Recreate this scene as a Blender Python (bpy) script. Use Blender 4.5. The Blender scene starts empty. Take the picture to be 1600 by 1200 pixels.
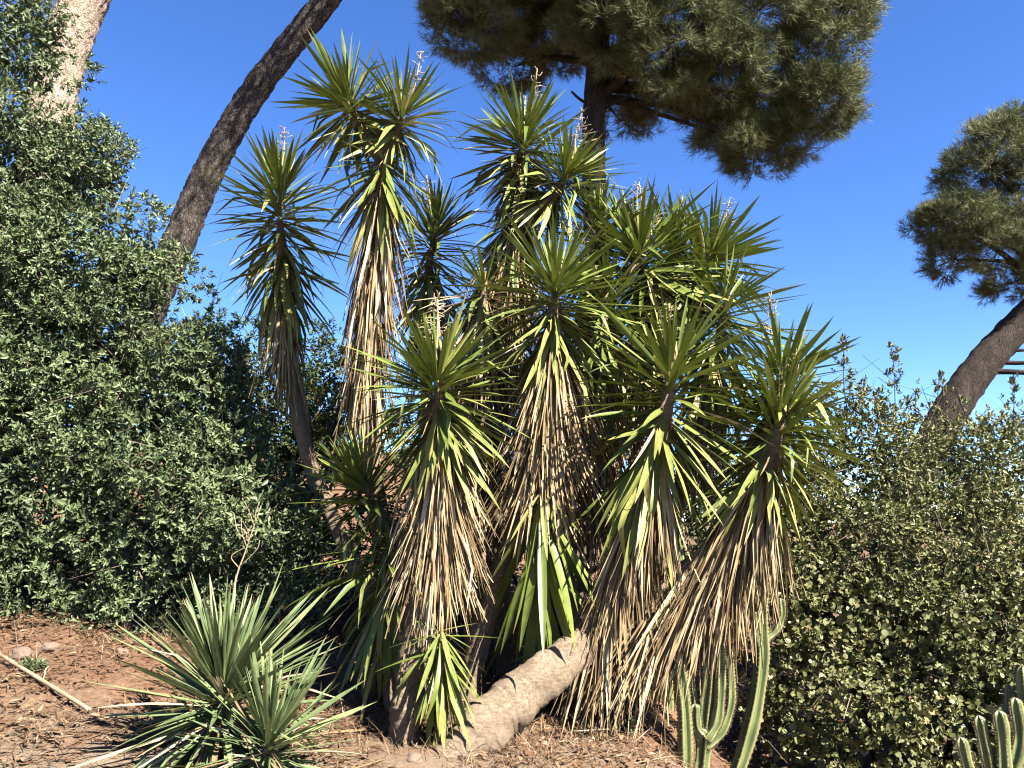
import bpy, math, random
import numpy as np
from mathutils import Vector, Matrix, noise as mnoise

R = math.radians
rng = np.random.default_rng(7)
random.seed(7)
sc = bpy.context.scene
COL = sc.collection

# ------------------------------------------------------------------ camera, sky, sun, exposure
CAM = np.array([0.0, 0.0, 1.6]); PITCH = R(10); FPX = 1208.0
cam = bpy.data.cameras.new('camera'); cam_o = bpy.data.objects.new('camera', cam); COL.objects.link(cam_o)
cam.sensor_width = 36; cam.lens = 36 * FPX / 1600; cam.clip_start = .05; cam.clip_end = 5000
cam_o.location = CAM; cam_o.rotation_euler = (R(90) + PITCH, 0, 0); sc.camera = cam_o

SUN = Vector((0.60, -0.62, 0.80)).normalized()          # towards the sun
w = bpy.data.worlds.new('World'); sc.world = w; w.use_nodes = True
nt = w.node_tree; nt.nodes.clear()
wo = nt.nodes.new('ShaderNodeOutputWorld'); bg = nt.nodes.new('ShaderNodeBackground'); sky = nt.nodes.new('ShaderNodeTexSky')
sky.sky_type = 'NISHITA'; sky.sun_disc = False
sky.sun_elevation = math.asin(SUN.z); sky.sun_rotation = math.atan2(SUN.x, SUN.y)
sky.altitude = 0; sky.air_density = 0.7; sky.dust_density = 0.0; sky.ozone_density = 4.0
bg.inputs['Strength'].default_value = 0.0515
hs = nt.nodes.new('ShaderNodeHueSaturation'); hs.inputs['Saturation'].default_value = 1.18; hs.inputs['Hue'].default_value = .510
nt.links.new(sky.outputs[0], hs.inputs['Color']); nt.links.new(hs.outputs[0], bg.inputs['Color']); nt.links.new(bg.outputs[0], wo.inputs['Surface'])
sl = bpy.data.lights.new('sun', 'SUN'); sl.energy = 5.0; sl.angle = R(.5); sl.color = (1, .945, .86)
so = bpy.data.objects.new('sun', sl); COL.objects.link(so); so.rotation_euler = SUN.to_track_quat('Z', 'Y').to_euler(); so.location = (20, -20, 30)
vs = sc.view_settings; vs.view_transform = 'Standard'; vs.look = 'None'; vs.gamma = 1; vs.use_curve_mapping = False; vs.exposure = 2.75
sc.cycles.max_bounces = 6; sc.cycles.diffuse_bounces = 2; sc.cycles.filter_width = 1.15; sc.cycles.transmission_bounces = 3

# ------------------------------------------------------------------ helpers
def P(px, py, Y):
    """world point at distance Y in front of the camera that a 1600x1200 photograph shows at px, py"""
    u = (px - 800) / FPX; v = -(py - 600) / FPX
    d = np.array([u, math.cos(PITCH) - v * math.sin(PITCH), math.sin(PITCH) + v * math.cos(PITCH)])
    return CAM + d * (Y / d[1])

def sstep(a, b, x):
    t = np.clip((x - a) / (b - a), 0, 1); return t * t * (3 - 2 * t)

def ground_z(x, y):
    x = np.asarray(x, float); y = np.asarray(y, float)
    z = .15 * (np.clip(y, 2, 13) - 6) - .07 * np.clip(x, -8, 8) - .95 * sstep(.95, 2.3, x)
    z = z + .03 * np.sin(x * 1.7 + 1) * np.sin(y * 1.3) + .015 * np.sin(x * 4.1) * np.cos(y * 3.7 + x)
    z = z + 1.9 * sstep(9.8, 17, y) * sstep(5, 0, x)
    z = z - .02 * np.clip(y - 25, 0, 500) * .2
    return z

def GP(px, py):
    """where the view ray through px, py meets the ground"""
    for Y in np.arange(3, 14, .02):
        p = P(px, py, Y)
        if p[2] <= ground_z(p[0], p[1]): return p
    return P(px, py, 8)

def rooted(pts):
    """carry a trunk line down into the ground"""
    p = pts[0]; g_ = float(ground_z(p[0], p[1]))
    if p[2] > g_ - .1:
        d = pts[0] - pts[1]; q = p + d * min(.35, (p[2] - g_ + .1) / (abs(d[2]) + 1e-6)); q[2] = g_ - .15
        return [q] + list(pts)
    return list(pts)

def norm(v):
    v = np.asarray(v, float); return v / (np.linalg.norm(v, axis=-1, keepdims=True) + 1e-9)

def tag(o, label=None, cat=None, group=None, kind=None):
    if label: o['label'] = label
    if cat: o['category'] = cat
    if group: o['group'] = group
    if kind: o['kind'] = kind
    return o

def thing(name, base, label, cat, group=None):
    e = bpy.data.objects.new(name, None); COL.objects.link(e)
    e.location = base; e.empty_display_size = .2; e['base'] = [float(b) for b in base]
    return tag(e, label, cat, group)

def put(o, parent):
    COL.objects.link(o)
    if parent is not None:
        o.parent = parent
        if parent.type == 'EMPTY':
            o.matrix_parent_inverse = Matrix.Translation(-Vector(parent['base']))
    return o

def mesh(name, verts, faces, mat, smooth=True, tint=None):
    """faces: (n,k) array or a list of such arrays"""
    me = bpy.data.meshes.new(name)
    verts = np.asarray(verts, np.float32).reshape(-1, 3)
    fs = faces if isinstance(faces, list) else [faces]
    fs = [np.asarray(f, np.int32) for f in fs if len(f)]
    me.vertices.add(len(verts)); me.vertices.foreach_set('co', verts.ravel())
    loops = np.concatenate([f.ravel() for f in fs]); tot = np.concatenate([np.full(len(f), f.shape[1], np.int32) for f in fs])
    me.loops.add(len(loops)); me.loops.foreach_set('vertex_index', loops)
    start = np.concatenate([[0], np.cumsum(tot)[:-1]]).astype(np.int32)
    me.polygons.add(len(tot)); me.polygons.foreach_set('loop_start', start); me.polygons.foreach_set('loop_total', tot)
    me.polygons.foreach_set('use_smooth', np.full(len(tot), smooth, bool))
    if tint is not None:
        a = me.attributes.new('tint', 'FLOAT', 'FACE'); a.data.foreach_set('value', np.asarray(tint, np.float32))
    me.materials.append(mat); me.update(calc_edges=True); me.validate()
    return me

def obj(name, me, parent=None, kind=None, label=None):
    o = put(bpy.data.objects.new(name, me), parent)
    return tag(o, label=label, kind=kind)

def frames(pts):
    pts = np.asarray(pts, float); T = norm(np.gradient(pts, axis=0)); n = len(pts)
    a = np.array([0, 0, 1.]) if abs(T[0, 2]) < .9 else np.array([1., 0, 0])
    U = np.zeros_like(pts); u = norm(np.cross(a, T[0]))
    for i in range(n):
        u = norm(u - T[i] * (u @ T[i])); U[i] = u
    return T, U, np.cross(T, U)

def spline(ctrl, n):
    c = np.asarray(ctrl, float)
    if len(c) == 2: return c[0] + (c[1] - c[0]) * np.linspace(0, 1, n)[:, None]
    p = np.vstack([2 * c[0] - c[1], c, 2 * c[-1] - c[-2]]); m = len(c) - 1
    out = []
    for t in np.linspace(0, m - 1e-6, n):
        i = int(t); f = t - i; a, b, d, e = p[i:i + 4]
        out.append(.5 * (2 * b + (d - a) * f + (2 * a - 5 * b + 4 * d - e) * f * f + (3 * b - a - 3 * d + e) * f ** 3))
    return np.array(out)

def tube(pts, rad, k=10, bump=None):
    pts = np.asarray(pts, float); n = len(pts); rad = np.broadcast_to(np.asarray(rad, float), (n,))
    T, U, V = frames(pts); a = np.linspace(0, 2 * math.pi, k, endpoint=False)
    rr = rad[:, None] * np.ones((1, k))
    if bump is not None: rr = rr * bump(np.arange(n)[:, None], a[None, :])
    vs_ = pts[:, None] + rr[..., None] * (U[:, None] * np.cos(a)[None, :, None] + V[:, None] * np.sin(a)[None, :, None])
    vs_ = vs_.reshape(-1, 3)
    i = np.arange(n - 1)[:, None] * k; j = np.arange(k)[None]; j2 = (j + 1) % k
    f = np.stack([i + j, i + j2, i + k + j2, i + k + j], -1).reshape(-1, 4)
    vs_ = np.vstack([vs_, pts[:1], pts[-1:]]); m = n * k; jj = np.arange(k)
    c0 = np.stack([(jj + 1) % k, jj, np.full(k, m)], -1); c1 = np.stack([(n - 1) * k + jj, (n - 1) * k + (jj + 1) % k, np.full(k, m + 1)], -1)
    return vs_, [f, np.vstack([c0, c1])]

def join(parts):
    """[(verts, [quads, tris])] -> one"""
    V, Q, T, off = [], [], [], 0
    for v, fs in parts:
        V.append(v)
        for f in fs:
            (Q if f.shape[1] == 4 else T).append(f + off)
        off += len(v)
    out = []
    if Q: out.append(np.vstack(Q))
    if T: out.append(np.vstack(T))
    return np.vstack(V), out

def stamp(tv, tf, pos, rot, scale, rep_tint=None):
    """repeat a template at pos with rotation matrices rot (columns = local axes)"""
    tv = np.asarray(tv, float); tf = np.asarray(tf); N = len(pos); n = len(tv)
    s = np.asarray(scale, float)
    s = s[:, None, None] if s.ndim == 1 else s[:, None, :]
    v = np.einsum('nij,nkj->nki', rot, tv[None] * s) + pos[:, None]
    f = (tf[None] + (np.arange(N) * n)[:, None, None]).reshape(-1, tf.shape[1])
    return v.reshape(-1, 3), f

def basis(y, z):
    """columns x,y,z with y given and z near the hint"""
    y = norm(y); x = norm(np.cross(y, z)); z = np.cross(x, y)
    return np.stack([x, y, z], -1)

def rdir(n): return norm(rng.normal(size=(n, 3)))

# ------------------------------------------------------------------ materials
def mat(name):
    m = bpy.data.materials.new(name); m.use_nodes = True; t = m.node_tree; t.nodes.clear()
    out = t.nodes.new('ShaderNodeOutputMaterial')
    return m, t, out

def ramp(t, fac, stops):
    r = t.nodes.new('ShaderNodeValToRGB'); el = r.color_ramp.elements
    while len(el) < len(stops): el.new(.5)
    for e, (p, c) in zip(el, stops): e.position = p; e.color = (*c, 1)
    t.links.new(fac, r.inputs[0]); return r.outputs[0]

def noise_n(t, vec, scale, detail=4, rough=.6):
    n = t.nodes.new('ShaderNodeTexNoise'); n.inputs['Scale'].default_value = scale; n.inputs['Detail'].default_value = detail; n.inputs['Roughness'].default_value = rough
    if vec is not None: t.links.new(vec, n.inputs['Vector'])
    return n.outputs['Fac']

def mix(t, a, b, fac, mode='MIX'):
    m = t.nodes.new('ShaderNodeMix'); m.data_type = 'RGBA'; m.blend_type = mode
    for s, v in ((m.inputs[0], fac), (m.inputs[6], a), (m.inputs[7], b)):
        if hasattr(v, 'default_value') and hasattr(v, 'links'): t.links.new(v, s)
        elif isinstance(v, (int, float)): s.default_value = v
        else: s.default_value = (*v, 1)
    return m.outputs[2]

ALB = .45                       # all colours below were picked by eye against the photograph; this brings them to real reflectances
def k3(c, k=None): return tuple(v * (ALB if k is None else k) for v in c)
def kst(stops, k=None): return [(p, k3(c, k)) for p, c in stops]

def leaf_mat(name, stops, rough=.45, trans=.2, tcol=(.25, .32, .05), src='attr', spec=.5, stripe=None, tipcol=None):
    m, t, out = mat(name); stops = kst(stops); tcol = k3(tcol); stripe = k3(stripe) if stripe else None; tipcol = k3(tipcol) if tipcol else None; spec *= .38; rough = rough + .06
    if src == 'attr':
        a = t.nodes.new('ShaderNodeAttribute'); a.attribute_name = 'tint'; fac = a.outputs['Fac']
    else:
        a = t.nodes.new('ShaderNodeObjectInfo'); fac = a.outputs['Random']
    col = ramp(t, fac, stops)
    tc = t.nodes.new('ShaderNodeTexCoord')
    n1 = noise_n(t, tc.outputs['Object'], 9 if src == 'attr' else 6, 3)
    col = mix(t, col, mix(t, col, (.55, .55, .55), 1.0, 'MULTIPLY'), ramp(t, n1, [(.35, (0, 0, 0)), (.75, (1, 1, 1))]))
    if stripe:                         # fine lengthwise veins, leaf runs along its own Y
        mp = t.nodes.new('ShaderNodeMapping'); mp.inputs['Scale'].default_value = (160, 1.5, 1)
        t.links.new(tc.outputs['Object'], mp.inputs[0])
        col = mix(t, col, stripe, ramp(t, noise_n(t, mp.outputs[0], 1, 2), [(.45, (0, 0, 0)), (.7, (.5, .5, .5))]))
    if tipcol:                         # dried tip and base
        sx = t.nodes.new('ShaderNodeSeparateXYZ'); t.links.new(tc.outputs['Object'], sx.inputs[0])
        col = mix(t, col, tipcol, ramp(t, sx.outputs[1], [(0, (.55, .55, .55)), (.12, (0, 0, 0)), (.9, (0, 0, 0)), (.985, (.9, .9, .9))]))
    b = t.nodes.new('ShaderNodeBsdfPrincipled'); b.inputs['Roughness'].default_value = rough; b.inputs['Specular IOR Level'].default_value = spec
    t.links.new(col, b.inputs['Base Color'])
    tr = t.nodes.new('ShaderNodeBsdfTranslucent'); t.links.new(mix(t, col, tcol, .5), tr.inputs['Color'])
    mx = t.nodes.new('ShaderNodeMixShader'); mx.inputs[0].default_value = trans
    t.links.new(b.outputs[0], mx.inputs[1]); t.links.new(tr.outputs[0], mx.inputs[2]); t.links.new(mx.outputs[0], out.inputs['Surface'])
    return m

def bark_mat(name, stops, scale=14, bump=.5, stretch=(1, 1, .35), voro=9, crack=(.03, .022, .016), cw=.07, ca=.8, warp=.3):
    m, t, out = mat(name); stops = kst(stops); crack = k3(crack)
    tc = t.nodes.new('ShaderNodeTexCoord'); mp = t.nodes.new('ShaderNodeMapping'); mp.inputs['Scale'].default_value = stretch
    t.links.new(tc.outputs['Object'], mp.inputs[0])
    n1 = noise_n(t, mp.outputs[0], scale, 8, .65)
    col = ramp(t, n1, stops)
    v = t.nodes.new('ShaderNodeTexVoronoi'); v.feature = 'DISTANCE_TO_EDGE'; v.inputs['Scale'].default_value = voro
    wv = t.nodes.new('ShaderNodeVectorMath'); wv.operation = 'ADD'
    nz = t.nodes.new('ShaderNodeTexNoise'); nz.inputs['Scale'].default_value = scale * .8
    sc_ = t.nodes.new('ShaderNodeVectorMath'); sc_.operation = 'SCALE'; sc_.inputs['Scale'].default_value = warp
    t.links.new(mp.outputs[0], nz.inputs['Vector']); t.links.new(nz.outputs['Color'], sc_.inputs[0]); t.links.new(mp.outputs[0], wv.inputs[0]); t.links.new(sc_.outputs[0], wv.inputs[1]); t.links.new(wv.outputs[0], v.inputs['Vector'])
    e = ramp(t, v.outputs['Distance'], [(0, (ca, ca, ca)), (cw, (0, 0, 0))])
    col = mix(t, col, crack, e)
    b = t.nodes.new('ShaderNodeBsdfPrincipled'); b.inputs['Roughness'].default_value = .9; b.inputs['Specular IOR Level'].default_value = .15
    t.links.new(col, b.inputs['Base Color'])
    bp = t.nodes.new('ShaderNodeBump'); bp.inputs['Strength'].default_value = bump; bp.inputs['Distance'].default_value = .03
    h = mix(t, n1, ramp(t, v.outputs['Distance'], [(0, (0, 0, 0)), (.12, (1, 1, 1))]), .5)
    t.links.new(h, bp.inputs['Height']); t.links.new(bp.outputs[0], b.inputs['Normal']); t.links.new(b.outputs[0], out.inputs['Surface'])
    return m

M = {}
M['yucca'] = leaf_mat('yucca_leaf', [(0, (.13, .18, .030)), (.5, (.22, .275, .052)), (.85, (.31, .345, .075)), (1, (.43, .41, .12))], .34, .07, (.30, .38, .04), 'obj', .55, (.17, .22, .07), (.24, .17, .07))
M['yucca_old'] = leaf_mat('yucca_old_leaf', [(0, (.20, .245, .05)), (.5, (.33, .36, .085)), (1, (.50, .45, .14))], .40, .07, (.34, .36, .05), 'obj', .5, (.26, .27, .09), (.32, .22, .09))
M['yucca_mass'] = leaf_mat('yucca_leaf_mass', [(0, (.13, .18, .030)), (.5, (.22, .275, .052)), (.85, (.31, .345, .075)), (1, (.43, .41, .12))], .34, .07, (.30, .38, .04), 'attr', .5)
M['blue_mass'] = leaf_mat('blue_yucca_leaf_mass', [(0, (.15, .215, .085)), (.6, (.235, .305, .125)), (1, (.36, .40, .16))], .42, .07, (.20, .28, .08), 'attr', .5)
M['blue_yucca'] = leaf_mat('blue_yucca_leaf', [(0, (.15, .215, .085)), (.6, (.235, .305, .125)), (1, (.36, .40, .16))], .42, .10, (.20, .28, .08), 'obj', .5, (.16, .20, .10), (.30, .22, .10))
M['dead'] = leaf_mat('dead_leaf', [(0, (.23, .15, .075)), (.3, (.49, .365, .195)), (.65, (.76, .62, .365)), (1, (.94, .83, .57))], .7, .12, (.5, .35, .15), 'obj', .25, (.26, .16, .08))
M['dead_stuff'] = leaf_mat('dead_leaf_mass', [(0, (.18, .11, .052)), (.5, (.44, .315, .165)), (1, (.70, .56, .335))], .75, .1, (.5, .35, .15), 'attr', .2)
M['stalk'] = leaf_mat('dry_stalk', [(0, (.50, .38, .24)), (1, (.62, .50, .34))], .8, .05, (.5, .4, .2), 'obj', .2)
M['shrub_a'] = leaf_mat('grey_green_leaf', [(0, (.09, .125, .052)), (.55, (.185, .24, .105)), (.9, (.28, .335, .15)), (1, (.40, .40, .16))], .42, .06, (.20, .28, .05), 'attr', .6)
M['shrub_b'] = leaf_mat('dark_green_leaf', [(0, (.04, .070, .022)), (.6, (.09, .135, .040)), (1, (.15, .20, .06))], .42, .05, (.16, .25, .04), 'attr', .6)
M['shrub_c'] = leaf_mat('olive_leaf', [(0, (.13, .145, .050)), (.5, (.245, .255, .100)), (.9, (.38, .365, .16)), (1, (.52, .44, .14))], .42, .08, (.26, .30, .06), 'attr', .5)
M['climber'] = leaf_mat('climber_leaf', [(0, (.09, .115, .036)), (.5, (.185, .215, .075)), (.9, (.31, .33, .13)), (1, (.48, .43, .15))], .45, .07, (.26, .30, .06), 'attr', .5)
M['shrub_y'] = leaf_mat('yellow_green_leaf', [(0, (.11, .13, .03)), (1, (.25, .25, .06))], .5, .2, (.3, .3, .05), 'attr', .4)
M['needle'] = leaf_mat('pine_needle', [(0, (.11, .135, .052)), (.6, (.245, .265, .105)), (1, (.40, .40, .18))], .5, .05, (.22, .27, .06), 'attr', .4)
M['twig'] = leaf_mat('dry_twig', [(0, (.10, .072, .052)), (.7, (.21, .16, .12)), (1, (.36, .29, .23))], .85, .0, (.3, .2, .1), 'attr', .2)
M['litter'] = leaf_mat('needle_litter', [(0, (.09, .046, .026)), (.45, (.25, .14, .078)), (.85, (.42, .28, .165)), (1, (.64, .51, .36))], .85, .0, (.3, .2, .1), 'attr', .15)
M['yucca_bark'] = bark_mat('yucca_bark', [(.3, (.26, .18, .115)), (.5, (.44, .33, .22)), (.7, (.55, .43, .305))], 26, .8, (1, 1, 2.2), 22, (.26, .18, .11), .10, .5, .5)
M['pale_bark'] = bark_mat('pale_pine_bark', [(.3, (.24, .165, .115)), (.5, (.46, .35, .26)), (.72, (.60, .49, .385))], 11, .8, (1, 1, .6), 10, (.14, .085, .055), .05, .8, .5)
M['dark_bark'] = bark_mat('dark_pine_bark', [(.3, (.05, .038, .031)), (.52, (.12, .095, .078)), (.7, (.24, .20, .165))], 12, 1.0, (1, 1, .4), 13, (.028, .02, .016), .12, .9, .5)
M['far_bark'] = bark_mat('far_pine_bark', [(.3, (.028, .021, .017)), (.55, (.06, .044, .034)), (.75, (.11, .08, .06))], 7, .9, (1, 1, .4), 11, (.018, .013, .01), .10, .6, .6)

def cactus_mat():
    m, t, out = mat('cactus_skin')
    tc = t.nodes.new('ShaderNodeTexCoord'); n = noise_n(t, tc.outputs['Object'], 7, 5)
    col = ramp(t, n, kst([(.3, (.085, .125, .035)), (.55, (.150, .195, .060)), (.75, (.22, .25, .09))]))
    a = t.nodes.new('ShaderNodeAttribute'); a.attribute_name = 'tint'
    col = mix(t, col, k3((.30, .27, .10)), a.outputs['Fac'])
    b = t.nodes.new('ShaderNodeBsdfPrincipled'); b.inputs['Roughness'].default_value = .5
    t.links.new(col, b.inputs['Base Color']); t.links.new(b.outputs[0], out.inputs['Surface']); return m
M['cactus'] = cactus_mat()

def ground_mat():
    m, t, out = mat('ground_soil')
    tc = t.nodes.new('ShaderNodeTexCoord'); o = tc.outputs['Object']
    big = noise_n(t, o, .9, 4); fine = noise_n(t, o, 24, 8, .7); grit = noise_n(t, o, 90, 4, .7)
    soil = ramp(t, fine, kst([(.3, (.075, .040, .024)), (.5, (.17, .098, .058)), (.68, (.28, .18, .11))], .55))
    pale = ramp(t, grit, kst([(.3, (.12, .090, .060)), (.55, (.25, .195, .138)), (.75, (.38, .31, .235))], .50))
    sx = t.nodes.new('ShaderNodeSeparateXYZ'); t.links.new(o, sx.inputs[0])
    # trodden, paler ground along the front
    ad = t.nodes.new('ShaderNodeMath'); ad.operation = 'MULTIPLY_ADD'; t.links.new(big, ad.inputs[0]); ad.inputs[1].default_value = 2.2; t.links.new(sx.outputs[1], ad.inputs[2])
    f = ramp(t, ad.outputs[0], [(0, (1, 1, 1)), (1, (1, 1, 1))])
    mr = t.nodes.new('ShaderNodeMapRange'); mr.inputs[1].default_value = 6.2; mr.inputs[2].default_value = 7.6; mr.inputs[3].default_value = 1; mr.inputs[4].default_value = 0
    t.links.new(ad.outputs[0], mr.inputs[0])
    col = mix(t, soil, pale, mr.outputs[0])
    col = mix(t, col, (.085, .036, .018), ramp(t, noise_n(t, o, 2.3, 4), [(.5, (0, 0, 0)), (.75, (.6, .6, .6))]))
    b = t.nodes.new('ShaderNodeBsdfPrincipled'); b.inputs['Roughness'].default_value = .95; b.inputs['Specular IOR Level'].default_value = .1
    t.links.new(col, b.inputs['Base Color'])
    bp = t.nodes.new('ShaderNodeBump'); bp.inputs['Strength'].default_value = .7; bp.inputs['Distance'].default_value = .03
    t.links.new(mix(t, fine, grit, .4), bp.inputs['Height']); t.links.new(bp.outputs[0], b.inputs['Normal']); t.links.new(b.outputs[0], out.inputs['Surface'])
    return m
M['ground'] = ground_mat()
def stone_mat():
    m, t, out = mat('stone'); tc = t.nodes.new('ShaderNodeTexCoord')
    col = ramp(t, noise_n(t, tc.outputs['Object'], 18, 6), kst([(.3, (.13, .085, .055)), (.7, (.27, .19, .13))]))
    b = t.nodes.new('ShaderNodeBsdfPrincipled'); b.inputs['Roughness'].default_value = .9; t.links.new(col, b.inputs['Base Color']); t.links.new(b.outputs[0], out.inputs['Surface']); return m
M['stone'] = stone_mat()

# ------------------------------------------------------------------ ground
def axis(lo, hi, near_lo, near_hi, step, nfar):
    a = np.arange(near_lo, near_hi + 1e-6, step)
    l = near_lo - np.geomspace(step, near_lo - lo, nfar)[::-1]; h = near_hi + np.geomspace(step, hi - near_hi, nfar)
    return np.concatenate([l, a, h])
gx = axis(-900, 900, -7, 5, .06, 26); gy = axis(-400, 1500, 4, 10, .06, 26)
X, Y = np.meshgrid(gx, gy); Z = ground_z(X, Y)
nearm = (X > -7.1) & (X < 5.1) & (Y > 3.9) & (Y < 10.1)
Z = Z + np.where(nearm, rng.normal(0, .007, Z.shape), 0)
for _ in range(140):                                    # clods and hollows
    cx, cy, r_, h_ = rng.uniform(-7, 4), rng.uniform(4.3, 9.5), rng.uniform(.06, .3), rng.normal(0, .025)
    Z += h_ * np.exp(-((X - cx) ** 2 + (Y - cy) ** 2) / r_ ** 2)
nx, ny = len(gx), len(gy); ii = np.arange(ny - 1)[:, None] * nx; jj = np.arange(nx - 1)[None]
gf = np.stack([ii + jj, ii + jj + 1, ii + nx + jj + 1, ii + nx + jj], -1).reshape(-1, 4)
g = obj('ground', mesh('ground', np.stack([X, Y, Z], -1), gf, M['ground'])); tag(g, 'reddish soil slope with dry pine needles under the plants', kind='structure')

# ------------------------------------------------------------------ yucca leaves
def leaf_mesh(name, L, W, bend, fold, kink, material, twist=0, nseg=9, wpos=.45, roll=0.):
    """sword leaf along +Y, upper side +Z, halves folded into a V, bending towards -Z"""
    t = np.linspace(0, 1, nseg); ang = bend * t ** 1.6
    if kink: ang = ang + kink * sstep(.45, .6, t)
    ds = L / (nseg - 1); y = np.concatenate([[0], np.cumsum(np.cos(ang[:-1]) * ds)]); z = -np.concatenate([[0], np.cumsum(np.sin(ang[:-1]) * ds)])
    wv = np.where(t < wpos, .55 + .45 * np.sin(t / wpos * math.pi / 2), np.cos((t - wpos) / (1 - wpos) * math.pi / 2) ** .85) * W / 2
    wv[-1] = .0008
    fo = fold * (1 - .55 * t); v = []
    for i in range(nseg):
        tw = twist * t[i]
        for s in (-1, -.5, 0, .5, 1):
            x = s * wv[i] * math.cos(fo[i] * (1 + roll * abs(s))); h = abs(s) * wv[i] * math.sin(fo[i] * (1 + roll * abs(s)))
            x, h = x * math.cos(tw) - h * math.sin(tw), x * math.sin(tw) + h * math.cos(tw)
            v.append((x, y[i] - h * math.sin(-ang[i]), z[i] + h * math.cos(ang[i])))
    i = np.arange(nseg - 1)[:, None] * 5; j = np.arange(4)[None]
    f = np.stack([i + j, i + j + 1, i + 6 + j, i + 5 + j], -1).reshape(-1, 4)
    return mesh(name, np.array(v), f, material)

U = rng.uniform
LEAF = {}
def variants(key, n, fn): LEAF[key] = [fn(i) for i in range(n)]
variants('young', 6, lambda i: leaf_mesh('yucca_leaf_young', 1, .062, U(-.1, .12), U(.35, .6), 0, M['yucca'], U(-.2, .2)))
variants('mid', 14, lambda i: leaf_mesh('yucca_leaf', 1, U(.056, .080), U(-.08, .32), U(.25, .55), U(.4, 1.2) if i % 9 == 0 else 0, M['yucca'], U(-.4, .4)))
variants('old', 14, lambda i: leaf_mesh('yucca_leaf_drooping', 1, U(.062, .086), U(.0, .4), U(.15, .45), U(.3, 1.3) if i % 5 == 0 else 0, M['yucca_old'], U(-.5, .5)))
variants('dead', 16, lambda i: leaf_mesh('yucca_leaf_dry', 1, U(.026, .050), U(-.2, .4), U(.6, 1.15), U(-.7, .8) if i % 5 == 0 else 0, M['dead'], U(-1.6, 1.6), 9, .3))
variants('blue', 8, lambda i: leaf_mesh('blue_yucca_leaf', 1, U(.044, .056), U(-.05, .14), U(.3, .55), 0, M['blue_yucca'], U(-.3, .3)))
variants('blue_old', 6, lambda i: leaf_mesh('blue_yucca_leaf_low', 1, U(.044, .056), U(.05, .35), U(.3, .6), U(.2, .7) if i % 3 == 0 else 0, M['blue_yucca'], U(-.6, .6)))

def add_leaf(key, pos, d, up, L, parent, name='leaf', wscale=1.0):
    me = LEAF[key][rng.integers(len(LEAF[key]))]
    o = bpy.data.objects.new(name, me)
    B = basis(np.asarray(d)[None], np.asarray(up)[None])[0] * np.array([L * wscale, L, L])
    m = Matrix.Identity(4)
    for i in range(3):
        for j in range(3): m[i][j] = B[i, j]
        m[i][3] = pos[i]
    COL.objects.link(o); o.parent = parent; o.matrix_basis = m
    return o

def rot_about(v, k, a):
    return v * math.cos(a) + np.cross(k, v) * math.sin(a) + k * (k @ v) * (1 - math.cos(a))

def at_len(pts, s):
    """point and tangent at arc length s measured back from the END of pts"""
    p = pts[::-1]; seg = np.linalg.norm(np.diff(p, axis=0), axis=1); c = np.concatenate([[0], np.cumsum(seg)])
    s = min(max(s, 0), c[-1] - 1e-4); i = max(int(np.searchsorted(c, s, 'right')) - 1, 0); f = (s - c[i]) / seg[i]
    return p[i] * (1 - f) + p[i + 1] * f, norm(p[i] - p[i + 1])

def arc_back(p):
    seg = np.linalg.norm(np.diff(p, axis=0), axis=1); return np.concatenate([np.cumsum(seg[::-1])[::-1], [0]])

def rosette(tree, path, n=95, L=.72, G=.75, top=6, bottom=150, stem_r=.06, wide=1.0, keep=None, green_key=('young', 'mid', 'old'), dead_frac=.07, gam=.75, cap=150):
    """green head at the end of path (pointing along it)"""
    if green_key[0] == 'young': n = int(n * U(1.9, 2.5)); L *= U(.88, 1.06)
    end = at_len(path, 0)[1]
    tipzone = np.array([at_len(path, s)[0] for s in np.linspace(min(G, 1.2), 0, 10)])
    v, f = tube(np.vstack([tipzone, tipzone[-1] + end * .10]), np.concatenate([stem_r * np.linspace(.75, .38, 10), [.006]]), 8)
    core = obj('rosette', mesh('rosette_core', v, f, M['yucca_old']), tree)
    az = U(0, 6.28); todo = []
    for k in range(n):
        t = (k + U(0, 1)) / n; az += 2.39996 + U(-.35, .35)
        base, A = at_len(path, G * t ** 1.4)
        th = R(top + (bottom - top) * t ** gam + rng.normal(0, 8 + 10 * t))
        ref = np.array([1., 0, 0]) if abs(A[0]) < .8 else np.array([0, 1., 0])
        rad = rot_about(norm(np.cross(A, ref)), A, az)
        d = norm(A * math.cos(th) + rad * math.sin(th))
        if t > .3: d = norm(d + np.array([0, 0, -1]) * .35 * (t - .3) / .7)
        l = L * (0.58 + .42 * sstep(0, .3, t)) * U(.74, 1.14) * (1 if t < .9 else .92)
        key = green_key[0] if t < .22 else green_key[1] if t < .62 else green_key[2]
        up = A if th < R(165) else rad
        if U(0, 1) < dead_frac and t > .4: key = 'dead'
        todo.append((key, base + rad * stem_r * .7, d, up + rng.normal(0, .2, 3), l, wide * U(.82, 1.14)))
    todo.sort(key=lambda q: q[1][1] + q[2][1] * q[4])            # the leaves towards the front are single objects
    for q in todo[:cap]:
        add_leaf(q[0], q[1], q[2], q[3], q[4], core, 'dead_leaf' if q[0] == 'dead' else 'leaf', q[5])
    leaf_mass(todo[cap:], core, M['blue_mass'] if green_key[0] == 'blue' else M['yucca_mass'])
    return core

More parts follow.
